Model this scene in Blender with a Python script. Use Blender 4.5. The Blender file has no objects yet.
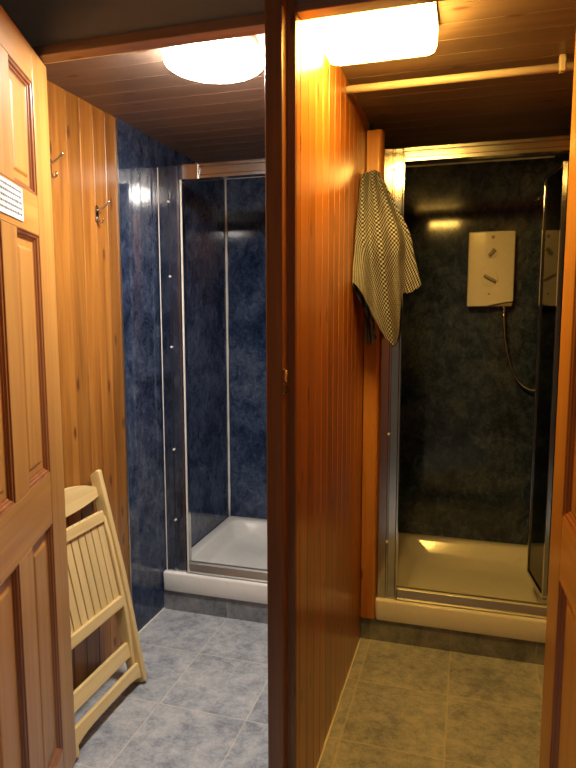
import bpy, bmesh, math, random
from mathutils import Vector, Matrix
random.seed(7)
PI = math.pi
scene = bpy.context.scene
col = scene.collection

# ------------------------------------------------------------------ helpers
def tag(o, label=None, cat=None, group=None, kind=None):
    if label: o['label'] = label
    if cat: o['category'] = cat
    if group: o['group'] = group
    if kind: o['kind'] = kind
    return o

def empty(name, loc=(0, 0, 0), rz=0.0):
    o = bpy.data.objects.new(name, None)
    o.empty_display_size = 0.05
    o.location = loc
    o.rotation_euler = (0, 0, rz)
    col.objects.link(o)
    return o

class MB:
    def __init__(s):
        s.bm = bmesh.new()
    def box(s, x0, x1, y0, y1, z0, z1):
        v = [s.bm.verts.new(p) for p in ((x0,y0,z0),(x1,y0,z0),(x1,y1,z0),(x0,y1,z0),(x0,y0,z1),(x1,y0,z1),(x1,y1,z1),(x0,y1,z1))]
        for f in ((0,3,2,1),(4,5,6,7),(0,1,5,4),(1,2,6,5),(2,3,7,6),(3,0,4,7)):
            s.bm.faces.new([v[i] for i in f])
        return s
    def loops(s, loops, cap0=True, cap1=True, smooth=False):
        rows = [[s.bm.verts.new(p) for p in lp] for lp in loops]
        n = len(rows[0])
        for a, b in zip(rows, rows[1:]):
            for i in range(n):
                j = (i + 1) % n
                try:
                    f = s.bm.faces.new((a[i], a[j], b[j], b[i])); f.smooth = smooth
                except ValueError: pass
        if cap0: s.bm.faces.new(list(reversed(rows[0])))
        if cap1: s.bm.faces.new(rows[-1])
        return s
    def prism(s, pts, axis, a, b):
        # pts in the two other axes, extruded from a to b along axis
        def P(p, w):
            if axis == 0: return (w, p[0], p[1])
            if axis == 1: return (p[0], w, p[1])
            return (p[0], p[1], w)
        return s.loops([[P(p, a) for p in pts], [P(p, b) for p in pts]])
    def tube(s, pts, r, n=10, cap=True, smooth=True):
        pts = [Vector(p) for p in pts]
        rs = r if isinstance(r, (list, tuple)) else [r] * len(pts)
        t0 = (pts[1] - pts[0]).normalized()
        up = Vector((0, 0, 1)) if abs(t0.z) < .9 else Vector((1, 0, 0))
        nrm = t0.cross(up).normalized()
        loops = []
        for i, p in enumerate(pts):
            t = (pts[min(i + 1, len(pts) - 1)] - pts[max(i - 1, 0)]).normalized()
            nrm = (nrm - t * nrm.dot(t)).normalized()
            b = t.cross(nrm)
            loops.append([p + (nrm * math.cos(2*PI*k/n) + b * math.sin(2*PI*k/n)) * rs[i] for k in range(n)])
        return s.loops(loops, cap, cap, smooth)
    def cyl(s, c, axis, r, h0, h1, n=24, r2=None, smooth=True):
        r2 = r if r2 is None else r2
        def P(k, rr, w):
            a, b = math.cos(2*PI*k/n)*rr, math.sin(2*PI*k/n)*rr
            if axis == 0: return (w, c[0]+a, c[1]+b)
            if axis == 1: return (c[0]+a, w, c[1]+b)
            return (c[0]+a, c[1]+b, w)
        return s.loops([[P(k, r, h0) for k in range(n)], [P(k, r2, h1) for k in range(n)]], smooth=smooth)
    def lathe(s, c, prof, n=48, smooth=True):
        # prof: (radius, z) pairs about vertical axis at c
        lps = [[(c[0]+math.cos(2*PI*k/n)*r, c[1]+math.sin(2*PI*k/n)*r, z) for k in range(n)] for r, z in prof]
        return s.loops(lps, smooth=smooth)
    def build(s, name, m, parent=None, bevel=0, seg=2, sub=0, autosmooth=False):
        bm = s.bm
        bmesh.ops.recalc_face_normals(bm, faces=bm.faces)
        me = bpy.data.meshes.new(name)
        bm.to_mesh(me); bm.free()
        me.materials.append(m)
        o = bpy.data.objects.new(name, me)
        col.objects.link(o)
        if parent: o.parent = parent
        if bevel:
            b = o.modifiers.new('bevel', 'BEVEL'); b.width = bevel; b.segments = seg; b.limit_method = 'ANGLE'; b.angle_limit = math.radians(35)
        if sub:
            d = o.modifiers.new('sub', 'SUBSURF'); d.levels = sub; d.render_levels = sub
        return o

def rrect(x0, x1, y0, y1, r, z, seg=6):
    pts = []
    for cx, cy, a0 in ((x1-r, y1-r, 0), (x0+r, y1-r, PI/2), (x0+r, y0+r, PI), (x1-r, y0+r, 1.5*PI)):
        for k in range(seg + 1):
            a = a0 + (PI/2) * k / seg
            pts.append((cx + math.cos(a)*r, cy + math.sin(a)*r, z))
    return pts

# ------------------------------------------------------------------ materials
class NT:
    def __init__(s, name):
        s.m = bpy.data.materials.new(name); s.m.use_nodes = True
        s.t = s.m.node_tree; s.t.nodes.clear()
        s.out = s.n('ShaderNodeOutputMaterial')
        s.p = s.n('ShaderNodeBsdfPrincipled')
        s.l(s.p.outputs[0], s.out.inputs['Surface'])
    def n(s, t, **kw):
        nd = s.t.nodes.new(t)
        for k, v in kw.items(): setattr(nd, k, v)
        return nd
    def l(s, a, b): s.t.links.new(a, b)
    def setin(s, sock, v):
        if hasattr(v, 'is_output') or isinstance(v, bpy.types.NodeSocket): s.l(v, sock)
        else: sock.default_value = v
    def math(s, op, a, b=0.0, c=None):
        nd = s.n('ShaderNodeMath', operation=op)
        s.setin(nd.inputs[0], a); s.setin(nd.inputs[1], b)
        if c is not None: s.setin(nd.inputs[2], c)
        return nd.outputs[0]
    def coord(s, which='Object'):
        return s.n('ShaderNodeTexCoord').outputs[which]
    def mapping(s, vec, scale=(1,1,1), loc=(0,0,0)):
        nd = s.n('ShaderNodeMapping')
        s.l(vec, nd.inputs[0]); s.setin(nd.inputs['Scale'], scale); s.setin(nd.inputs['Location'], loc)
        return nd.outputs[0]
    def noise(s, vec, scale, detail=4, rough=.55, dist=0.0, w=None):
        nd = s.n('ShaderNodeTexNoise')
        if w is not None:
            nd.noise_dimensions = '4D'; s.setin(nd.inputs['W'], w)
        s.l(vec, nd.inputs['Vector'])
        nd.inputs['Scale'].default_value = scale; nd.inputs['Detail'].default_value = detail
        nd.inputs['Roughness'].default_value = rough; nd.inputs['Distortion'].default_value = dist
        return nd.outputs[0]
    def ramp(s, fac, stops):
        nd = s.n('ShaderNodeValToRGB'); s.l(fac, nd.inputs[0])
        el = nd.color_ramp.elements
        while len(el) < len(stops): el.new(.5)
        for e, (p, c) in zip(el, stops):
            e.position = p; e.color = c if len(c) == 4 else (*c, 1)
        return nd.outputs[0]
    def mix(s, fac, a, b, mode='MIX'):
        nd = s.n('ShaderNodeMix', data_type='RGBA', blend_type=mode)
        s.setin(nd.inputs[0], fac); 
        for i, v in ((6, a), (7, b)):
            if isinstance(v, tuple): v = v if len(v) == 4 else (*v, 1)
            s.setin(nd.inputs[i], v)
        return nd.outputs[2]
    def bump(s, h, strength=.3, dist=.002):
        nd = s.n('ShaderNodeBump'); s.l(h, nd.inputs['Height'])
        nd.inputs['Strength'].default_value = strength; nd.inputs['Distance'].default_value = dist
        s.l(nd.outputs[0], s.p.inputs['Normal'])

def plain(name, c, rough=.5, metal=0.0, spec=.5, coat=0.0):
    k = NT(name); p = k.p
    p.inputs['Base Color'].default_value = (*c, 1); p.inputs['Roughness'].default_value = rough
    p.inputs['Metallic'].default_value = metal; p.inputs['Specular IOR Level'].default_value = spec
    p.inputs['Coat Weight'].default_value = coat
    # a breath of surface variation, so that nothing is perfectly uniform
    v = k.coord()
    nz = k.noise(v, 40, 3)
    k.l(k.mix(nz, tuple(x*.93 for x in c), tuple(min(1, x*1.05) for x in c)), p.inputs['Base Color'])
    return k.m

def wood(name, light, dark, grain=2, pitch=0.0, board_axis=1, board_off=0.0, rough=.32, knots=True, knot_c=(.07,.02,.006), vary=.3, coat=.25, ring=1.0, flat=None):
    k = NT(name); v = k.coord()
    sep = k.n('ShaderNodeSeparateXYZ'); k.l(v, sep.inputs[0])
    if pitch:
        idx = k.math('FLOOR', k.math('DIVIDE', k.math('SUBTRACT', sep.outputs[board_axis], board_off), pitch))
    else:
        idx = k.n('ShaderNodeObjectInfo').outputs['Random']
        idx = k.math('MULTIPLY', idx, 37.0)
    wn = k.n('ShaderNodeTexWhiteNoise', noise_dimensions='1D'); k.l(idx, wn.inputs['W'])
    rnd = wn.outputs['Value']
    off = k.math('MULTIPLY', rnd, 23.0)
    sc = [1, 1, 1]; sc[grain] = .055
    big = k.noise(k.mapping(v, tuple(sc)), 26*ring, 3, .5, 1.1, w=off)       # growth bands
    sc2 = [1, 1, 1]; sc2[grain] = .02
    fine = k.noise(k.mapping(v, tuple(sc2)), 190, 3, .6, 0, w=off)            # fine grain
    g = k.math('ADD', k.math('MULTIPLY', big, .72), k.math('MULTIPLY', fine, .28))
    c = k.ramp(g, [(.32, dark), (.62, light)])
    br = k.math('ADD', 1 - vary/2, k.math('MULTIPLY', rnd, vary))
    cmb = k.n('ShaderNodeCombineColor')
    for i in range(3): k.l(br, cmb.inputs[i])
    c = k.mix(1.0, c, cmb.outputs[0], 'MULTIPLY')
    if knots:
        sk = [11, 11, 11]; sk[grain] = 3.6
        if flat is not None: sk[flat] = 0
        vo = k.n('ShaderNodeTexVoronoi', feature='F1', voronoi_dimensions='2D')
        cross = [q for q in (0, 1, 2) if q not in (grain, flat)][0]
        cv = k.n('ShaderNodeCombineXYZ')
        k.l(k.math('MULTIPLY', sep.outputs[cross], sk[cross]), cv.inputs[0])
        k.l(k.math('ADD', k.math('MULTIPLY', sep.outputs[grain], sk[grain]), k.math('MULTIPLY', rnd, 3.0)), cv.inputs[1])
        k.l(cv.outputs[0], vo.inputs['Vector']); vo.inputs['Scale'].default_value = 1
        sepc = k.n('ShaderNodeSeparateColor'); k.l(vo.outputs['Color'], sepc.inputs[0])
        some = k.math('GREATER_THAN', sepc.outputs[0], .55)
        d = k.math('ADD', vo.outputs['Distance'], k.math('MULTIPLY', k.noise(v, 60, 2), .06))
        mk = k.ramp(d, [(.075, (1,1,1)), (.135, (0,0,0))])
        c = k.mix(k.math('MULTIPLY', k.math('MULTIPLY', mk, some), .85), c, knot_c)
    k.l(c, k.p.inputs['Base Color'])
    k.p.inputs['Roughness'].default_value = rough
    k.p.inputs['Coat Weight'].default_value = coat; k.p.inputs['Coat Roughness'].default_value = .22
    k.bump(g, .12, .0015)
    return k.m

TP, TX0, TY0, TYP = .3165, -.03, 1.755, .325
def tiles(name, dim=1.0):
    k = NT(name); v = k.coord()
    sep = k.n('ShaderNodeSeparateXYZ'); k.l(v, sep.inputs[0])
    ax = k.math('DIVIDE', k.math('SUBTRACT', sep.outputs[0], TX0), TP)
    ay = k.math('DIVIDE', k.math('SUBTRACT', sep.outputs[1], TY0), TYP)
    def edge(a, p):
        fr = k.math('FRACT', k.math('ADD', a, .5))
        return k.math('MULTIPLY', k.math('ABSOLUTE', k.math('SUBTRACT', fr, .5)), p)
    jag = k.math('MULTIPLY', k.math('SUBTRACT', k.noise(v, 45, 2), .5), .0022)
    e = k.math('ADD', k.math('MINIMUM', edge(ax, TP), edge(ay, TYP)), jag)
    gm = k.ramp(e, [(.0012, (1,1,1)), (.0030, (0,0,0))])
    cell = k.n('ShaderNodeCombineXYZ')
    k.l(k.math('FLOOR', k.math('ADD', ax, .5*0)), cell.inputs[0]); k.l(k.math('FLOOR', ay), cell.inputs[1])
    wn = k.n('ShaderNodeTexWhiteNoise', noise_dimensions='3D'); k.l(cell.outputs[0], wn.inputs['Vector'])
    w = k.math('MULTIPLY', wn.outputs['Value'], 11.0)
    n1 = k.noise(v, 9, 5, .62, .6, w=w)
    n2 = k.noise(k.mapping(v, (1, 1.15, 1)), 27, 6, .70, .35, w=w)
    n3 = k.noise(v, 110, 4, .7)
    c = k.ramp(k.math('ADD', k.math('MULTIPLY', n1, .38), k.math('ADD', k.math('MULTIPLY', n2, .40), k.math('MULTIPLY', n3, .22))),
               [(.41, (.19,.21,.245)), (.475, (.33,.355,.385)), (.525, (.43,.45,.465)), (.59, (.56,.56,.545))])
    c = k.mix(k.math('MULTIPLY', n3, .3), c, (.22,.24,.28))
    c = k.mix(k.math('MULTIPLY', gm, k.math('ADD', .35, k.math('MULTIPLY', n1, .9))), c, (.60,.57,.48))
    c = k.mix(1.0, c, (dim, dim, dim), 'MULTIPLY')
    k.l(c, k.p.inputs['Base Color'])
    k.l(k.math('ADD', .36, k.math('MULTIPLY', gm, .4)), k.p.inputs['Roughness'])
    h = k.math('SUBTRACT', k.math('MULTIPLY', n2, .5), gm)
    k.bump(h, .35, .0022)
    return k.m

def marble(name):
    k = NT(name); v = k.coord()
    n1 = k.noise(v, 3.2, 5, .62, .9)
    n2 = k.noise(k.mapping(v, (1,1,.75)), 22, 6, .72, .9)
    n3 = k.noise(v, 75, 4, .7, .5)
    g = k.math('ADD', k.math('MULTIPLY', n1, .4), k.math('ADD', k.math('MULTIPLY', n2, .4), k.math('MULTIPLY', n3, .2)))
    c = k.ramp(g, [(.40, (.008,.015,.038)), (.48, (.025,.042,.092)), (.55, (.060,.085,.145)), (.66, (.15,.175,.22))])
    k.l(c, k.p.inputs['Base Color'])
    k.p.inputs['Roughness'].default_value = .09
    k.p.inputs['Specular IOR Level'].default_value = .5
    k.bump(n2, .015, .001)
    return k.m

def glass(name, tint=(.93,.96,.93)):
    k = NT(name); t = k.t
    t.nodes.remove(k.p)
    tr = k.n('ShaderNodeBsdfTransparent'); tr.inputs[0].default_value = (*tint, 1)
    gl = k.n('ShaderNodeBsdfGlossy'); gl.inputs['Roughness'].default_value = .02
    fr = k.n('ShaderNodeFresnel'); fr.inputs[0].default_value = 1.5
    mx = k.n('ShaderNodeMixShader')
    k.l(fr.outputs[0], mx.inputs[0]); k.l(tr.outputs[0], mx.inputs[1]); k.l(gl.outputs[0], mx.inputs[2])
    k.l(mx.outputs[0], k.out.inputs['Surface'])
    return k.m

def emit(name, c, strength):
    k = NT(name)
    k.p.inputs['Base Color'].default_value = (.8,.8,.8,1)
    k.p.inputs['Roughness'].default_value = .4
    k.p.inputs['Emission Color'].default_value = (*c, 1)
    k.p.inputs['Emission Strength'].default_value = strength
    return k.m

def metal(name, c, rough, streak=None):
    k = NT(name); v = k.coord()
    k.p.inputs['Metallic'].default_value = 1
    k.p.inputs['Base Color'].default_value = (*c, 1)
    sc = [60, 60, 60]
    if streak is not None: sc[streak] = 1.2
    n = k.noise(k.mapping(v, tuple(sc)), 3, 3)
    k.l(k.math('ADD', rough*.75, k.math('MULTIPLY', n, rough*.5)), k.p.inputs['Roughness'])
    k.bump(n, .03, .0006)
    return k.m

def waffle(name):
    k = NT(name); uv = k.coord('UV')
    sep = k.n('ShaderNodeSeparateXYZ'); k.l(uv, sep.inputs[0])
    S = 2*PI/.0155
    a = k.math('SINE', k.math('MULTIPLY', sep.outputs[0], S)); b = k.math('SINE', k.math('MULTIPLY', sep.outputs[1], S))
    h = k.math('MULTIPLY', a, b)
    w = k.math('ADD', h, k.math('MULTIPLY', k.math('SUBTRACT', k.noise(k.coord(), 90, 2), .5), .5))
    c = k.ramp(k.math('ADD', k.math('MULTIPLY', w, .5), .5), [(.44, (.018,.018,.022)), (.66, (.36,.38,.42))])
    k.l(c, k.p.inputs['Base Color']); k.p.inputs['Roughness'].default_value = .95
    k.p.inputs['Specular IOR Level'].default_value = .1
    k.bump(h, .6, .003)
    return k.m

# colours
PINE_L, PINE_D = (.40,.172,.030), (.21,.072,.010)
RED_L, RED_D = (.38,.14,.030), (.23,.070,.012)
M = {}
M['pine_wall'] = wood('varnished_pine_boards', PINE_L, PINE_D, 2, .0757, 1, 1.724, rough=.34, flat=0, vary=.34)
M['pine_red'] = wood('stained_pine_boards', RED_L, RED_D, 2, .0757, 1, 1.427, rough=.30, vary=.22, flat=0)
M['post'] = wood('stained_pine_post', (.25,.105,.04), (.15,.05,.017), 2, rough=.33, vary=.1)
M['trim_wood'] = wood('orange_pine_trim', (.50,.22,.055), (.36,.12,.025), 2, rough=.3, vary=.15)
M['lintel'] = wood('stained_pine_lintel', (.27,.16,.105), (.18,.10,.062), 0, rough=.35, vary=.1)
M['ceiling'] = wood('dark_ceiling_boards', (.20,.135,.095), (.135,.088,.06), 0, .095, 1, 1.40, rough=.45, vary=.16, coat=.05)
M['door_v'] = wood('door_pine_upright', (.50,.25,.055), (.36,.155,.028), 2, rough=.36, vary=.12, knots=False, coat=.1)
M['door_h'] = wood('door_pine_crosswise', (.50,.25,.055), (.36,.155,.028), 0, rough=.36, vary=.12, knots=False, coat=.1)
M['door_mould_shade'] = wood('door_pine_moulding_shade', (.30,.115,.035), (.18,.06,.018), 2, rough=.3, vary=.1, knots=False)  # darker and redder than the door: shade of the mouldings put into the colour
M['chair_v'] = wood('pale_beech_upright', (.80,.61,.28), (.67,.48,.19), 2, rough=.42, knots=False, vary=.12, coat=.1)
M['chair_h'] = wood('pale_beech_crosswise', (.80,.61,.28), (.67,.48,.19), 0, rough=.42, knots=False, vary=.12, coat=.1)
M['tile'] = tiles('slate_tiles')
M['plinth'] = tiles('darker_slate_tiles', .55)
M['marble'] = marble('blue_marble_panel')
M['chrome'] = metal('polished_aluminium', (.56,.57,.58), .10, 2)
M['chrome_h'] = metal('polished_aluminium_rail', (.55,.55,.54), .2, 0)
M['sill'] = metal('satin_aluminium_sill', (.46,.46,.44), .45, 0)
M['bright'] = metal('bright_chrome', (.85,.85,.86), .06)
M['brass'] = metal('worn_brass', (.70,.48,.20), .25)
M['nickel'] = metal('tarnished_nickel_hook', (.55,.50,.42), .22)
M['hose'] = metal('ribbed_chrome_hose', (.62,.60,.56), .25)
M['tray'] = plain('white_acrylic', (.80,.79,.74), .13, coat=.3)
M['seal'] = plain('white_silicone', (.80,.78,.70), .45)
M['white_plastic'] = plain('white_plastic', (.83,.81,.75), .22)
M['grey_plastic'] = plain('grey_plastic', (.30,.28,.25), .35)
M['black_rubber'] = plain('black_rubber', (.02,.02,.02), .6)
M['pipe'] = plain('cream_pipe_paint', (.62,.55,.42), .35)
M['header_paint'] = plain('dark_grey_paint', (.30,.29,.28), .55)
M['corridor'] = plain('corridor_plaster', (.35,.33,.30), .8)
M['paper'] = plain('white_paper', (.60,.62,.60), .55)
M['ink'] = plain('grey_ink', (.10,.12,.12), .7)
M['staple'] = plain('dark_staple', (.05,.04,.03), .5)
M['glass'] = glass('shower_glass')
M['towel'] = waffle('waffle_cotton')
M['lamp_cool'] = emit('cool_diffuser', (1.0, .94, .86), 150.0)
M['lamp_warm'] = emit('warm_diffuser', (1.0, .565, .105), 70.0)
M['lamp_fill'] = emit('fill_diffuser', (1.0, .92, .82), 9.0)
M['edge_strip'] = metal('satin_edge_strip', (.60,.57,.50), .35, 2)

# ------------------------------------------------------------------ key dimensions
YF = 1.40            # front of the door frames
YS = 2.373           # front of the showers
YB = 3.17            # back wall face
XL = -1.292          # left wall face
XP0, XP1 = -.465, -.39   # partition faces
XR = .42             # right wall face
CZ = 2.06            # ceiling
HZ = 2.45            # corridor ceiling
ST = dict(kind='structure')

def struct(o, label=None, cat=None):
    return tag(o, label, cat, kind='structure')

# floor and shells
struct(MB().box(-2.3, 1.6, -1.2, 3.3, -.08, 0).build('floor', M['tile']), 'slate grey square floor tiles with pale grout through both cubicles', 'floor')

def board_profile(pitch, off, a0, a1, depth, groove=.003):
    """cross-section (a, d) of tongue-and-groove boards with V joints; d=0 is the face"""
    pts = [(a0, 0)]
    k = math.ceil((a0 - off) / pitch + 1e-6)
    while off + k*pitch < a1 - groove*1.5:
        c = off + k*pitch
        if c - groove > a0:
            pts += [(c - groove, 0), (c - .0006, groove), (c + .0006, groove), (c + groove, 0)]
        k += 1
    pts.append((a1, 0))
    return pts

def board_wall(mb, axis_face, face, sign, pitch, off, a0, a1, z0, z1, thick):
    """boards standing on end, along Y; face at X=face looking towards sign"""
    pr = board_profile(pitch, off, a0, a1, thick)
    poly = [(face - sign*d, a) for a, d in pr] + [(face - sign*thick, a1), (face - sign*thick, a0)]
    mb.prism(poly, 2, z0, z1)

# left wall of the left cubicle: pine boards, then blue panel
mb = MB(); board_wall(mb, 0, XL, 1, .0757, 1.724, YF+.02, 2.095, 0, CZ, .02)
mb.box(-1.42, XL-.02, YF+.02, 3.3, 0, CZ)
struct(mb.build('wall_left', M['pine_wall']), 'varnished pine board wall behind the folded chair', 'wall')
struct(MB().box(XL-.02, XL+.004, 2.10, YB, 0, CZ).build('wall_left_shower', M['marble'], bevel=.001), 'blue marbled shower panel along the left wall', 'wall')
struct(MB().box(XL-.004, XL+.0065, 2.094, 2.102, 0, CZ).build('trim_1', M['edge_strip']), 'thin metal edge strip between pine boards and blue panel', 'trim')

# middle partition with boards on its right face
mb = MB(); board_wall(mb, 0, XP1, 1, .0757, 1.427, 1.3955, YB, 0, CZ, .02)
board_wall(mb, 0, XP0, -1, .0757, 1.427, 1.3955, YB, 0, CZ, .02)
mb.box(XP0+.02, XP1-.02, 1.3955, 3.3, 0, CZ)
struct(mb.build('wall_middle', M['pine_red']), 'reddish varnished pine board partition between the two cubicles', 'wall')
struct(MB().box(XP1, XP1+.006, 2.42, YB, 0, CZ).build('wall_middle_panel_right', M['marble']), 'dark marbled panel on the left side of the yellow lit shower', 'wall')
struct(MB().box(XP0-.006, XP0, 2.42, YB, 0, CZ).build('wall_middle_panel_left', M['marble']), 'blue marbled panel on the hidden side of the left shower', 'wall')
# right wall
mb = MB(); board_wall(mb, 0, XR, -1, .09, 1.40, YF+.02, 2.41, 0, CZ, .02); mb.box(XR+.02, XR+.14, YF+.02, 3.3, 0, CZ)
struct(mb.build('wall_right', M['pine_red']), 'pine board wall behind the right door', 'wall')
struct(MB().box(XR-.004, XR+.02, 2.41, YB, 0, CZ).build('wall_right_shower', M['marble']), 'dark marbled panel on the right of the right shower', 'wall')
# back walls
struct(MB().box(XL-.02, XP0+.02, YB, YB+.1, 0, CZ).build('wall_back_left', M['marble']), 'blue marbled back wall of the left shower', 'wall')
struct(MB().box(XP1-.02, XR+.02, YB, YB+.1, 0, CZ).build('wall_back_right', M['marble']), 'dark marbled back wall carrying the electric shower', 'wall')

# ceiling boards running across
mb = MB()
pr = board_profile(.095, 1.40, YF+.02, 3.3, .03, .0018)
poly = [(a, CZ + d) for a, d in pr] + [(3.3, CZ+.05), (YF+.02, CZ+.05)]
mb.prism(poly, 0, -1.42, XR+.14)
struct(mb.build('ceiling', M['ceiling']), 'dark stained ceiling boards over the cubicles', 'ceiling')

# corridor in front
struct(MB().box(-2.3, 1.6, -1.2, YF+.03, HZ, HZ+.08).build('ceiling_corridor', M['corridor']), 'plain ceiling over the passage', 'ceiling')
struct(MB().box(-2.3, 1.6, -1.3, -1.2, 0, HZ).build('wall_rear', M['corridor']), 'plain wall behind the viewer', 'wall')
struct(MB().box(-2.4, -2.3, -1.2, YF+.03, 0, HZ).build('wall_corridor_left', M['corridor']), 'plain left end of the passage', 'wall')
struct(MB().box(1.6, 1.7, -1.2, YF+.03, 0, HZ).build('wall_corridor_right', M['corridor']), 'plain right end of the passage', 'wall')
DL0, DL1 = -1.108, XP0       # left doorway
DR0, DR1 = XP1, .222         # right doorway
LZ0, LZ1 = 1.980, 2.005
struct(MB().box(-2.3, 1.6, YF-.005, YF+.03, LZ1, HZ).build('wall_front', M['header_paint']), 'dark painted wall above the two door frames', 'wall')
struct(MB().box(-2.3, DL0-.045, YF, YF+.03, 0, LZ1).build('wall_front_left', M['corridor']), 'wall beside the left door frame', 'wall')
struct(MB().box(DR1+.045, 1.6, YF, YF+.03, 0, LZ1).build('wall_front_right', M['corridor']), 'wall beside the right door frame', 'wall')

# door frames
mb = MB().box(DL0-.045, DL0, YF-.03, YF+.05, 0, LZ0)
struct(mb.build('trim_2', M['post'], bevel=.002), 'dark stained left jamb of the left doorway', 'door frame')
struct(MB().box(DL0-.045, -.4525, YF-.015, YF+.03, LZ0, LZ1).build('trim_3', M['lintel'], bevel=.002), 'brown timber lintel over the left doorway', 'door frame')
struct(MB().box(XP1+.0005, DR1+.045, YF-.015, YF+.03, LZ0+.016, LZ1+.012).build('trim_4', M['lintel'], bevel=.002), 'brown timber lintel over the right doorway', 'door frame')
# centre post: proud front block and rebate for the right door
mb = MB().prism([(-.452, 1.350), (-.411, 1.350), (-.411, 1.385), (XP1, 1.385), (XP1, 1.395), (XP0, 1.395), (XP0, 1.389), (-.452, 1.385)], 2, 0, HZ)
struct(mb.build('trim_5', M['post'], bevel=.003), 'dark stained centre post between the two doorways', 'door frame')
mb = MB().box(DR1, DR1+.045, YF-.01, YF+.05, 0, LZ0); mb.box(DR1-.012, DR1, YF+.03, YF+.05, 0, LZ0)
struct(mb.build('trim_6', M['post'], bevel=.002), 'stained right jamb of the right doorway', 'door frame')

# tile plinth under the trays, timber strip beside the right shower, silicone
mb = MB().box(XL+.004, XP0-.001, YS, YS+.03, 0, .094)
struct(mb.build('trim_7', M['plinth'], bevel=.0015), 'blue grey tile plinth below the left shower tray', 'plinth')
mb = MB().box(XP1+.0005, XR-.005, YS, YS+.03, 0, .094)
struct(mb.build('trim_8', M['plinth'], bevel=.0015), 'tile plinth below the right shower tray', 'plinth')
mb = MB().prism([(XP1+.002, 2.36), (XP1+.05, 2.356), (XP1+.058, 2.364), (XP1+.064, 2.40), (XP1+.002, 2.40)], 2, .096, 2.012)
struct(mb.build('trim_9', M['trim_wood'], bevel=.002), 'upright orange pine strip between partition and right shower frame', 'trim')
def bead(name, pts, r, lab):
    mb = MB(); P = []
    for a, b in zip(pts, pts[1:]):
        n = 26
        for i in range(n): P.append(Vector(a).lerp(Vector(b), i/n))
    P.append(Vector(pts[-1]))
    mb.tube(P, [r*(.75+.6*random.random()) for _ in P], 8)
    return struct(mb.build(name, M['seal']), lab, 'sealant')
bead('trim_10', [(XL+.006, YB-.003, .178), (XL+.006, YB-.003, CZ)], .0075, 'white sealant bead up the corner of the left shower')
bead('trim_11', [(XL+.01, YB-.002, CZ-.003), (XP0-.008, YB-.002, CZ-.003)], .004, 'pale sealant line along the top of the left shower back')
bead('trim_12', [(XP1+.01, YB-.002, CZ-.003), (XR-.06, YB-.002, CZ-.003)], .0045, 'pale sealant line along the top of the right shower back')
bead('trim_15', [(DL0, YF+.031, LZ0+.001), (XP0, YF+.031, LZ0+.001)], .0014, 'thin ragged pale line along the left lintel')  # ragged pale bead along the lintel's lower back edge
bead('trim_13', [(XL+.006, 2.104, .004), (XL+.006, YS, .004)], .0035, 'pale sealant line at the foot of the blue panel')
bead('trim_14', [(XP1+.003, 1.47, .002), (XP1+.003, YS-.01, .002)], .003, 'pale grout line along the foot of the partition')

# ------------------------------------------------------------------ doors
def make_door(name, loc, rz, W, label, yshift, st=.128, pw=.170, mu=.095):
    T = .038; h = T/2
    z0, z1 = .012, 1.974
    rails = [(z0, .14), (.785, .920), (1.525, 1.62), (1.89, z1)]
    opens = [(.14, .785), (.920, 1.525), (1.62, 1.89)]
    r = empty(name, loc, rz)
    W = 2*st + 2*pw + mu
    for a, b in ((0, st), (W-st, W)):
        MB().box(a, b, yshift-h, yshift+h, z0, z1).build('stile', M['door_v'], r, bevel=.002)
    for a, b in rails:
        MB().box(st+.0004, W-st-.0004, yshift-h+.0006, yshift+h-.0006, a, b).build('rail', M['door_h'], r, bevel=.0015)
    for a, b in opens:
        MB().box(st+pw, st+pw+mu, yshift-h+.0003, yshift+h-.0003, a+.0004, b-.0004).build('mullion', M['door_v'], r, bevel=.0015)
    for a, b in opens:
        for c0, c1 in ((st, st+pw), (st+pw+mu, W-st)):
            def ring(off, y):
                return [(c0+off, yshift+y, a+off), (c1-off, yshift+y, a+off), (c1-off, yshift+y, b-off), (c0+off, yshift+y, b-off)]
            lp = [ring(o, -y) for o, y in ((.046, .0095), (.042, .009), (.036, .0055), (0, .005))] + [ring(o, y) for o, y in ((0, .005), (.036, .0055), (.042, .009), (.046, .0095))]
            MB().loops(lp).build('panel', M['door_v'], r)
            for s in (-1, 1):
                prof = [(0, h-.0008), (.002, h-.0008), (.003, h-.003), (.008, h-.0045), (.0105, h-.009), (.0135, h-.0095), (.0155, h-.0125), (.0195, .0055), (0, .0055)]
                MB().loops([ring(o, s*y) for o, y in prof] + [ring(0, s*(h-.0008))], False, False).build('moulding', M['door_mould_shade'], r)
    for z in (.25, 1.72):
        mb = MB(); mb.cyl((-.004, yshift - math.copysign(h+.004, yshift)*-1), 2, .006, z-.045, z+.045, 12)
        mb.build('hinge', M['brass'], r)
    tag(r, label, 'door', kind='structure')
    return r
a1 = -math.radians(67.7)
HL = (-1.0827, 1.4355, 0)
D1 = make_door('door_1', HL, a1, .575, 'pale varnished pine door standing open on the left with a notice', -.0195)
a2 = -math.radians(87.7)
D2 = make_door('door_2', (.190, 1.43, 0), a2, .575, 'orange lit pine door cut off by the right edge of the picture', .0195, .115, .15, .09)

# notice on the left door (lies on the rail, own object)
nt = empty('paper_notice', HL, a1)
tag(nt, 'white paper notice with small grey lines pinned to the left door', 'notice')
mb = MB(); mb.box(.252, .465, .0004, .0012, 1.541, 1.614)
mb.build('sheet', M['paper'], nt)
rr = random.Random(3)
for i in range(5):
    mb = MB(); x = .262
    z = 1.606 - i*.0125
    xe = .262 + (.185 if i not in (3, 4) else .17)
    while x < xe:
        w = rr.uniform(.004, .013)
        hgt = rr.uniform(.0036, .0056)
        mb.box(x, min(x+w, xe), .0013, .0016, z-hgt/2-.002, z+hgt/2-.002)
        x += w + .003
    mb.build('text_line', M['ink'], nt)

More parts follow.
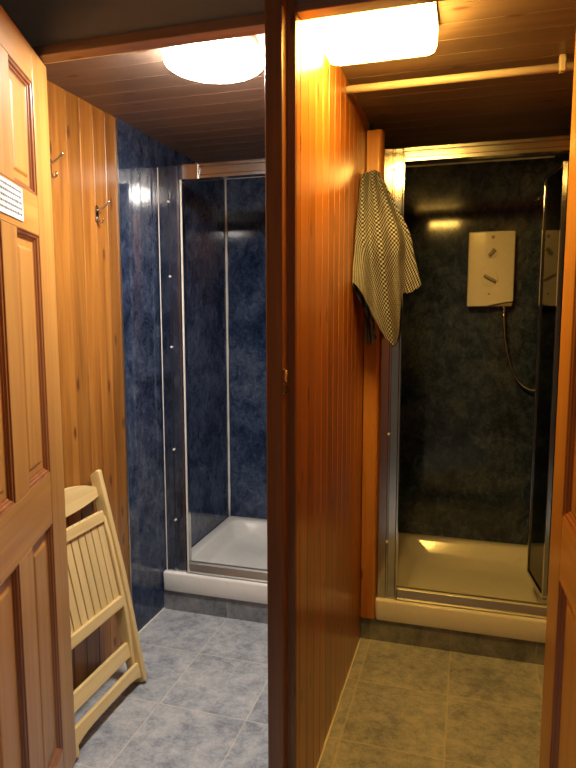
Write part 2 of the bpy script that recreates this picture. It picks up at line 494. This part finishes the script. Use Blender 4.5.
# ------------------------------------------------------------------ lamps
lr = empty('ceiling_lamp', (0, 0, 0)); LC = (-.672, 1.605)
tag(lr, 'round cool white dome ceiling lamp over the left cubicle', 'lamp')
LC = (-.684, 1.618)
MB().lathe(LC, [(.120, CZ-.0005), (.122, CZ-.020), (.118, CZ-.044)], 64).build('base', M['white_plastic'], lr)
prof = [(.126, CZ-.044), (.135, CZ-.047)]
for k in range(0, 13):
    a = PI/2*k/12.6
    prof.append(((.136)*math.cos(a), CZ-.050-.026*math.sin(a)))
MB().lathe(LC, prof, 64).build('diffuser', M['lamp_cool'], lr)

lr2 = empty('ceiling_lamp', (0, 0, 0))
tag(lr2, 'square warm yellow bulkhead ceiling lamp over the right cubicle', 'lamp')
X0, X1, Y0, Y1 = -.384, -.098, 1.432, 1.712
MB().loops([rrect(X0-.002, X1+.002, Y0-.002, Y1+.002, .04, CZ-.0005), rrect(X0-.002, X1+.002, Y0-.002, Y1+.002, .04, CZ-.018)]).build('base', M['white_plastic'], lr2)
MB().loops([rrect(X0, X1, Y0, Y1, .034, CZ-.019), rrect(X0+.002, X1-.002, Y0+.002, Y1-.002, .032, CZ-.052), rrect(X0+.007, X1-.007, Y0+.007, Y1-.007, .028, CZ-.063), rrect(X0+.022, X1-.022, Y0+.022, Y1-.022, .022, CZ-.068)], smooth=False).build('diffuser', M['lamp_warm'], lr2)

lh = empty('ceiling_lamp', (0, 0, 0))  # added fill lamp, out of view, brightens door faces, lintels and header
tag(lh, 'unseen round fill lamp added on the passage ceiling behind the viewer', 'lamp')
MB().lathe((-.25, -.35), [(.13, HZ-.0005), (.13, HZ-.02)], 40).build('base', M['white_plastic'], lh)
MB().lathe((-.25, -.35), [(.12, HZ-.02), (.115, HZ-.05), (.08, HZ-.07), (.03, HZ-.078)], 40).build('diffuser', M['lamp_fill'], lh)

# ------------------------------------------------------------------ ceiling pipe on the right
pz = CZ - .034
pr_ = empty('ceiling_pipe', (0, 0, 0))
tag(pr_, 'cream painted pipe running under the dark ceiling of the right cubicle', 'pipe')
MB().tube([(XP1-.0, 1.968, pz), (XR, 1.968, pz)], .0115, 16).build('tube', M['pipe'], pr_)
for x in (.232,):
    mb = MB()
    mb.prism([(-.014+1.968, pz-.014), (1.968+.014, pz-.014), (1.968+.014, CZ-.012), (1.968+.006, CZ), (1.968-.006, CZ), (1.968-.014, CZ-.012)], 0, x-.009, x+.009)
    mb.build('clip', M['pipe'], pr_, bevel=.004)
    mb = MB(); mb.cyl((x, 1.968), 2, .006, pz-.0175, pz-.0135, 12); mb.build('screw', M['brass'], pr_)

# ------------------------------------------------------------------ shower trays
def tray(x0, x1, label):
    y0, y1, zb, zt = YS-.012, YB-.001, .0945, .180
    L = []
    q = 8
    def rr_(i, r, z, f=0): return rrect(x0+i, x1-i, y0+i+f, y1-i, r, z, q)
    L.append(rr_(0.003, .012, zb)); L.append(rr_(0, .014, zb+.006)); L.append(rr_(0, .014, zt-.008)); L.append(rr_(.0018, .014, zt-.0022)); L.append(rr_(.006, .016, zt))
    for i_, r_, d_ in ((.046, .045, .0003), (.050, .05, .0012), (.055, .055, .005), (.060, .06, .012), (.088, .085, .058), (.094, .09, .065), (.103, .095, .070), (.116, .10, .072), (.17, .10, .0735)):
        L.append(rr_(i_, r_, zt-d_, .022))
    r = MB().loops(L, smooth=True)
    o = r.build('shower_tray', M['tray'])
    es = o.modifiers.new('es', 'EDGE_SPLIT'); es.split_angle = math.radians(60)
    tag(o, label, 'shower tray')
    return o
tray(XL+.006, XP0-.008, 'white shower tray with raised rim under the blue walls')
tray(-.330, XR-.006, 'cream looking shower tray in the yellow lit right cubicle')

# ------------------------------------------------------------------ shower enclosures
ZT = .180
def post_profile(x0, x1, y0, w=1):
    # moulded section (x, y): two shallow flutes and a proud bead at the inner edge
    m = x0 + (x1-x0)*.5
    d = .042
    return [(x0, y0+.004), (x0+.004, y0), (m-.007, y0), (m-.004, y0+.005), (m+.001, y0+.005), (m+.004, y0+.001), (x1-.010, y0+.003), (x1-.006, y0-.003), (x1-.001, y0-.003), (x1, y0+.002), (x1, y0+d), (x0, y0+d)]
def enclosure(xa, xb, xw, pw, hz0, hz1, label, screws_z):
    r = empty('shower_enclosure', (xa, YS+.005, ZT))
    tag(r, label, 'shower enclosure')
    inv = Matrix.Translation((-xa, -(YS+.005), -ZT))
    def bb(mb, name, m, bevel=0, parent=r):
        mb.bm.transform(inv); return mb.build(name, m, parent, bevel)
    y = YS + .008
    bb(MB().prism(post_profile(xa, xa+pw, y), 2, ZT, hz1), 'post', M['chrome'])
    # right upright
    mb = MB().prism([(2*0+xb-(px-xa), py) for px, py in reversed(post_profile(xa, xa+pw, y))], 2, ZT, hz1)
    bb(mb, 'post', M['chrome'])
    # header rail
    mb = MB(); mb.prism([(y-.002, hz0), (y-.002, hz0+.012), (y+.004, hz0+.016), (y+.004, hz1-.014), (y-.002, hz1-.010), (y-.002, hz1), (y+.04, hz1), (y+.04, hz0)], 0, xa+pw+.0005, xb-pw-.0005)
    bb(mb, 'header', M['chrome_h'])
    # sill rail on the tray rim
    mb = MB(); mb.prism([(y-.004, ZT), (y-.004, ZT+.006), (y+.002, ZT+.010), (y+.014, ZT+.040), (y+.022, ZT+.045), (y+.036, ZT+.045), (y+.036, ZT)], 0, xa+pw+.0005, xb-pw-.0005)
    bb(mb, 'sill_rail', M['sill'], .001)
    if xw:
        mb = MB(); mb.box(xa+pw+.0004, xa+pw+.0062, y-.004, y+.004, ZT+.002, hz0-.002); bb(mb, 'seal_strip', M['seal'], .001)
        mb = MB(); mb.box(XL+.0042, xa-.0004, y+.004, y+.03, ZT, hz1); bb(mb, 'wall_channel', M['chrome'], .001)
        mb = MB(); mb.box(xa-.0003, xa+.0022, y-.0015, y+.004, ZT, hz1-.002); bb(mb, 'edge_bead', M['white_plastic'], .0008)
    for z in screws_z:
        mb = MB(); mb.cyl((xa+pw*.47, z), 1, .0042, y-.0045, y+.006, 12)
        bb(mb, 'screw', M['white_plastic'])
    return r, bb, y
E1, bb1, y1 = enclosure(XL+.019, XP0-.009, 1, .103, 1.886, 1.943, 'chrome framed shower enclosure of the blue left shower', (.42, .74, 1.19, 1.49, 1.80))
mb = MB().box(XL+.113, XL+.205, y1-.006, y1-.002, 1.884, 1.944); mb.box(XL+.196, XL+.207, y1-.008, y1-.002, 1.882, 1.945)
bb1(mb, 'corner_bracket', M['chrome'], .001)
E2, bb2, y2 = enclosure(-.326, XR-.006, 0, .080, 1.895, 1.943, 'chrome framed shower enclosure of the yellow lit right shower', (.42, .86, 1.35, 1.87))
# bi-fold glass door pushed back at the right
def leaf(p, q, z0, z1, nm):
    p = Vector((*p, 0)); q = Vector((*q, 0)); d = (q-p).normalized(); n = Vector((-d.y, d.x, 0))
    L = (q-p).length
    def blk(a, b, t, za, zb):
        mb = MB(); mb.box(a, b, -t, t, za, zb)
        mb.bm.transform(Matrix(((d.x, n.x, 0, p.x), (d.y, n.y, 0, p.y), (0, 0, 1, 0), (0, 0, 0, 1))))
        return mb
    g = bb2(blk(.01, L-.01, .0025, z0+.012, z1-.012), 'glass_leaf', M['glass'])
    def sub(mb, name, m): return bb2(mb, name, m, .001, g)
    sub(blk(0, .014, .008, z0, z1), 'edge_profile', M['chrome'])
    sub(blk(L-.014, L, .008, z0, z1), 'edge_profile', M['chrome'])
    sub(blk(.0145, L-.0145, .008, z0, z0+.013), 'bottom_profile', M['chrome'])
    sub(blk(.0145, L-.0145, .008, z1-.013, z1), 'top_profile', M['chrome'])
    return g
leaf((.315, y2+.060), (.279, 2.70), ZT+.050, 1.872, 'near')
leaf((.297, 2.70), (.335, y2+.075), ZT+.050, 1.872, 'far')

# ------------------------------------------------------------------ electric shower unit
ux0, ux1, uz0, uz1, uyf = -.012, .199, 1.366, 1.718, 3.085
es = empty('electric_shower', (.094, YB, uz0))
tag(es, 'cream electric shower box with two dials on the dark wall', 'electric shower')
inv = Matrix.Translation((-.094, -YB, -uz0))
def eb(mb, name, m, bevel=0, parent=es, **k):
    mb.bm.transform(inv); return mb.build(name, m, parent, bevel, **k)
n = 14
L = []
for i in range(n+1):
    f = i/n
    x = ux0 + (ux1-ux0)*f
    bul = .010*(1 - (2*f-1)**2)                       # gently bowed front
    low = uz0 + .022*max(0, (f-.45)/.55)**.7            # curved cut at the lower right
    L.append([(x, uyf+.012-bul, low), (x, YB, low+.004), (x, YB, uz1-.004), (x, uyf+.012-bul, uz1)])
eb(MB().loops(L, smooth=False), 'casing', M['white_plastic'], .006, seg=3)
eb(MB().box(ux0+.09, ux1-.004, uyf+.02, YB, uz0+.0, uz0+.02), 'underside_cover', M['grey_plastic'], .004)
for (cx, cz, r, rk, ang) in ((.094, 1.618, .026, .020, .9), (.088, 1.498, .038, .029, -.5)):
    d = eb(MB().cyl((cx, cz), 1, r, uyf+.004, uyf-.004, 32), 'dial', M['white_plastic'], .002)
    mb = MB(); mb.box(-rk, rk, -.02, 0, -.007, .007)
    mb.bm.transform(Matrix.Translation((cx, uyf-.003, cz)) @ Matrix.Rotation(-ang, 4, 'Y'))
    k_ = eb(mb, 'dial_grip', M['grey_plastic'], .003, parent=d)
eb(MB().cyl((.088, 1.425), 1, .005, uyf+.004, uyf-.001, 12), 'indicator_light', M['grey_plastic'])
eb(MB().cyl((.098, 1.69), 1, .008, uyf+.006, uyf+.0005, 16), 'badge', M['grey_plastic'])
def bez(p0, p1, p2, p3, n=18):
    return [Vector(p0)*(1-t)**3 + Vector(p1)*3*t*(1-t)**2 + Vector(p2)*3*t*t*(1-t) + Vector(p3)*t**3 for t in [i/n for i in range(n+1)]]
eb(MB().cyl((.160, 3.125), 2, .010, 1.340, uz0+.012, 14), 'hose_outlet', M['bright'])
hp = bez((.160, 3.125, 1.345), (.165, 3.12, 1.19), (.195, 3.115, .985), (.305, 3.12, .968)) + bez((.305, 3.12, .968), (.40, 3.11, .955), (.352, 3.08, 1.30), (.338, 3.085, 1.70))[1:]
eb(MB().tube(hp, .0062, 10), 'hose', M['hose'])
# riser rail and handset
rs = empty('shower_riser_rail', (.345, YB, 1.15))
tag(rs, 'chrome shower rail and handset behind the folded glass door', 'shower rail')
inv2 = Matrix.Translation((-.345, -YB, -1.15))
def rb(mb, name, m, bevel=0):
    mb.bm.transform(inv2); return mb.build(name, m, rs, bevel)
rb(MB().tube([(.345, 3.125, 1.15), (.345, 3.125, 1.93)], .009, 14), 'rail', M['bright'])
for z in (1.17, 1.91):
    mb = MB().box(.333, .357, 3.112, YB, z-.014, z+.014); rb(mb, 'bracket', M['bright'], .004)
rb(MB().tube([(.338, 3.085, 1.70), (.335, 3.07, 1.80), (.318, 3.05, 1.855), (.30, 3.045, 1.862)], [.011, .012, .014, .012], 12), 'handset', M['bright'])
rb(MB().tube([(.31, 3.05, 1.86), (.27, 3.05, 1.845)], [.012, .006], 12), 'handset_head', M['bright'])
rb(MB().box(.328, .360, 3.075, 3.14, 1.755, 1.785), 'slider', M['bright'], .004)

# ------------------------------------------------------------------ coat hooks on the left wall
def coat_hook(y, z, label, arm=.052):
    r = empty('coat_hook', (XL, y, z)); tag(r, label, 'hook', 'coat hooks on the pine wall')
    mb = MB(); mb.prism([(-.010, -.030), (.010, -.030), (.010, .022), (0, .030), (-.010, .022)], 0, 0, .004); mb.build('back_plate', M['nickel'], r, .0015)
    MB().tube(bez((.003, 0, .008), (.02, 0, .012), (.032, 0, .02), (arm, 0, .036), 10), [.0036]*6 + [.0032]*5, 10).build('upper_arm', M['nickel'], r)
    mb = MB(); mb.lathe((0, 0), [(.001, -.007), (.006, -.004), (.0072, 0), (.006, .004), (.001, .007)], 14)
    mb.bm.transform(Matrix.Translation((arm, 0, .037)) @ Matrix.Scale(.75, 4)); mb.build('knob', M['nickel'], r)
    MB().tube(bez((.003, 0, -.012), (.010, 0, -.038), (.026, 0, -.042), (.028, 0, -.018), 12), .0036, 10).build('lower_hook', M['nickel'], r)
    for zz in (.018, -.022):
        mb = MB(); mb.cyl((0, zz), 0, .0035, .003, .006, 10); mb.build('screw', M['brass'], r)
    return r
coat_hook(1.955, 1.690, 'double metal coat hook on the pine wall nearer the blue panel')
coat_hook(1.703, 1.795, 'double metal coat hook half hidden by the edge of the left door')

# latch keep on the centre post
lk = empty('latch_keep', (-.411, 1.366, 1.178)); tag(lk, 'small worn brass latch keep on the centre post', 'latch')
MB().box(0, .003, -.013, .012, -.035, .025).build('plate', M['brass'], lk, .001)
MB().tube([(.004, -.012, .022), (.010, -.019, .022), (.010, -.019, -.002), (.004, -.012, -.004)], .003, 8).build('lip', M['brass'], lk)
mb = MB(); mb.cyl((0, -.029), 0, .003, .002, .005, 10); mb.build('screw', M['staple'], lk)

# ------------------------------------------------------------------ folding chair
LD = .207; zc = math.sqrt(1-LD*LD)
ch = empty('folding_chair', (-1.110, 1.646, 0))
ch.matrix_world = Matrix(((0, -zc, -LD, -1.106), (1, 0, 0, 1.642), (0, -LD, zc, .0045), (0, 0, 0, 1)))
tag(ch, 'pale slatted wooden folding chair folded flat against the pine wall', 'chair')
HW = .211
def cb(mb, name, m, bevel=.0025, parent=ch): return mb.build(name, m, parent, bevel)
for s in (-1, 1):
    xo, xi = s*HW, s*(HW-.021)
    a, b = min(xo, xi), max(xo, xi)
    # outer leg and back upright in one board, tapered towards the top
    mb = MB(); mb.prism([(-.028, .004), (.019, .0), (.019, .30), (.011, .775), (-.022, .790), (-.030, .784), (-.038, .40)], 0, a, b)
    cb(mb, 'back_upright', M['chair_v'], .004)
    # inner front leg
    xo, xi = s*(HW-.023), s*(HW-.041); a, b = min(xo, xi), max(xo, xi)
    mb = MB(); mb.prism([(-.010, .075), (.020, .055), (.020, .61), (.010, .635), (-.022, .625), (-.028, .55), (-.028, .27)], 0, a, b)
    cb(mb, 'front_leg', M['chair_v'], .004)
# arched top rail
xi = HW - .0215
pts = []
N = 16
for i in range(N+1):
    x = -xi + 2*xi*i/N
    pts.append((x, .770 - .040*max(0, (abs(x)/xi))**2.2))
for i in range(N+1):
    x = xi - 2*xi*i/N
    pts.append((x, .680 + .016*max(0, (abs(x)/xi))**2))
mb = MB(); mb.prism(pts, 1, -.008, .010); cb(mb, 'top_rail', M['chair_h'], .002)
# seat: slats between two cross rails
xs = HW - .045
sr = MB(); sr.box(-xs-.003, xs+.003, -.030, -.010, .610, .650); s1 = cb(sr, 'seat_rail', M['chair_h'], .004)
for i in range(9):
    x = -.15 + i*.0375
    MB().box(x-.002, x+.002, -.0285, -.026, .650, .6512).build('staple', M['staple'], s1)
sr = MB(); sr.box(-xs-.003, xs+.003, -.032, -.008, .300, .338); cb(sr, 'seat_rail', M['chair_h'], .004)
ns = 9; wv = 2*xs/ns
for i in range(ns):
    a = -xs + wv*i
    mb = MB(); mb.box(a+.0025, a+wv-.0025, -.021, -.010, .330, .618); cb(mb, 'slat', M['chair_v'], .002)
# stretchers: inner (upper) and outer (lower)
mb = MB(); mb.box(-(HW-.041), HW-.041, -.010, .006, .112, .165); cb(mb, 'stretcher', M['chair_h'], .003)
N = 12; pts = []
for i in range(N+1):
    x = -xi + 2*xi*i/N; pts.append((x, .078))
for i in range(N+1):
    x = xi - 2*xi*i/N; pts.append((x, .022 + .018*(1-(abs(x)/xi)**4)))
mb = MB(); mb.prism(pts, 1, -.020, -.004); cb(mb, 'stretcher', M['chair_h'], .003)

# ------------------------------------------------------------------ towel hook and towel
HKX, HKY, HKZ = -.350, 2.356, 1.835
hk = empty('towel_hook', (HKX, HKY, HKZ)); tag(hk, 'small hook on the pine strip holding the waffle towel', 'hook')
MB().box(-.010, .010, -.004, 0, -.03, .02).build('back_plate', M['nickel'], hk, .001)
MB().tube(bez((0, -.003, 0), (0, -.03, -.03), (0, -.055, -.02), (0, -.05, .012), 10), .004, 8).build('arm', M['nickel'], hk)

# towel: columns hang from the hook, each column a drape line; rows from hem points
CAMP = Vector((0, 0, 1.33))
tw = [  # top offset (x, y) , mid (x,y,z), hem (x,y,z)
    ((-.026, -.012), (-.372, 2.285, 1.66), (-.368, 2.255, 1.235)),   # behind left flap
    ((-.030, -.018), (-.380, 2.26, 1.66), (-.352, 2.240, 1.215)),
    ((-.032, -.026), (-.384, 2.22, 1.66), (-.330, 2.262, 1.255)),    # tucks back
    ((-.034, -.036), (-.383, 2.13, 1.62), (-.380, 2.075, 1.428)),    # left corner
    ((-.026, -.048), (-.362, 2.13, 1.60), (-.355, 2.105, 1.398)),
    ((-.012, -.056), (-.335, 2.13, 1.60), (-.312, 2.130, 1.310)),
    ((.004, -.058), (-.305, 2.13, 1.60), (-.258, 2.160, 1.220)),     # main front corner
    ((.018, -.052), (-.268, 2.15, 1.60), (-.236, 2.180, 1.250)),
    ((.026, -.042), (-.248, 2.19, 1.61), (-.234, 2.215, 1.390)),     # inner fold
    ((.034, -.030), (-.230, 2.23, 1.62), (-.200, 2.215, 1.405)),
    ((.036, -.018), (-.222, 2.265, 1.63), (-.170, 2.240, 1.435)),    # right corner
    ((.024, -.010), (-.255, 2.315, 1.63), (-.215, 2.320, 1.450)),    # back edge
]
def cat(P, t):
    k = min(int(t), len(P)-2); f = t-k
    p0, p1, p2, p3 = P[max(k-1, 0)], P[k], P[k+1], P[min(k+2, len(P)-1)]
    return .5*((2*p1) + (p2-p0)*f + (2*p0-5*p1+4*p2-p3)*f*f + (3*p1-p0-3*p2+p3)*f*f*f)
NU, NV = 110, 70
bm = bmesh.new(); uvl = bm.loops.layers.uv.new('UVMap')
ctrl = []
TZ = 1.850
for (tx, ty), mid, hem in tw:
    top = Vector((HKX - .004 + tx*.62, HKY - .024 + ty*.35, TZ + .006 - abs(tx)*.25))
    sh = Vector((-.350 + tx*1.05, HKY - .018 + ty*1.0 - (.075 if tx < -.02 else .02 if tx < .01 else 0), TZ - .050))
    ctrl.append([top, sh, Vector(mid), Vector(mid).lerp(Vector(hem), .5) + Vector((0, -.006, 0)), Vector(hem)])
grid = []
for j in range(NV+1):
    tv = 4*j/NV
    row = []
    cols = [cat(c, tv) for c in ctrl]
    for i in range(NU+1):
        tu = (len(cols)-1)*i/NU
        p = cat(cols, tu)
        f = min(1, j/NV*1.6)
        p = p + Vector((.004*f*math.sin(tu*3.3+.8), -.017*f*math.sin(tu*3.3+.5), 0))
        p.x = max(p.x, XP1 + .006)
        row.append(p)
    grid.append(row)
V = [[bm.verts.new(p) for p in row] for row in grid]
# uv in metres of cloth: u along the hem, v down the drape
uu = [[0.0]*(NU+1) for _ in range(NV+1)]
for j in range(NV+1):
    for i in range(1, NU+1):
        uu[j][i] = uu[j][i-1] + max((grid[j][i]-grid[j][i-1]).length, .0015)
vv = [[0.0]*(NU+1) for _ in range(NV+1)]
for i in range(NU+1):
    for j in range(1, NV+1):
        vv[j][i] = vv[j-1][i] + (grid[j][i]-grid[j-1][i]).length
mid_ = NU*6//11
for j in range(NV):
    for i in range(NU):
        f = bm.faces.new((V[j][i], V[j][i+1], V[j+1][i+1], V[j+1][i])); f.smooth = True
        for lp, (a, b) in zip(f.loops, ((i, j), (i+1, j), (i+1, j+1), (i, j+1))):
            lp[uvl].uv = (uu[b][a] - uu[b][mid_], (TZ - grid[b][a].z)*1.05)
me = bpy.data.meshes.new('hanging_towel'); bm.to_mesh(me); bm.free(); me.materials.append(M['towel'])
to = bpy.data.objects.new('hanging_towel', me); col.objects.link(to)
so = to.modifiers.new('th', 'SOLIDIFY'); so.thickness = .004; so.offset = 0
tag(to, 'black and white waffle weave towel hanging beside the right shower', 'towel')

# ------------------------------------------------------------------ world, camera, view
w = bpy.data.worlds.new('world'); scene.world = w; w.use_nodes = True
w.node_tree.nodes['Background'].inputs[0].default_value = (.9, .92, 1, 1)
w.node_tree.nodes['Background'].inputs[1].default_value = .02
cam = bpy.data.cameras.new('camera'); co = bpy.data.objects.new('camera', cam); col.objects.link(co)
scene.camera = co
cam.sensor_fit = 'VERTICAL'; cam.sensor_height = 24; cam.lens = 610/768*24; cam.clip_start = .02
Rr = ((9.59191243e-01, 3.13851664e-02, -2.81010907e-01), (2.82756934e-01, -1.09353511e-01, 9.52937734e-01), (-8.21419854e-04, -9.93507313e-01, -1.13765303e-01))
co.matrix_world = Matrix(((Rr[0][0], -Rr[0][1], -Rr[0][2], 0), (Rr[1][0], -Rr[1][1], -Rr[1][2], 0), (Rr[2][0], -Rr[2][1], -Rr[2][2], 1.33), (0, 0, 0, 1)))
vs = scene.view_settings
scene.display_settings.display_device = 'sRGB'
vs.view_transform = 'Standard'; vs.look = 'None'; vs.gamma = 1; vs.use_curve_mapping = False
vs.exposure = 0.0
scene.cycles.use_denoising = True
scene.cycles.max_bounces = 10
scene.cycles.sample_clamp_indirect = 6
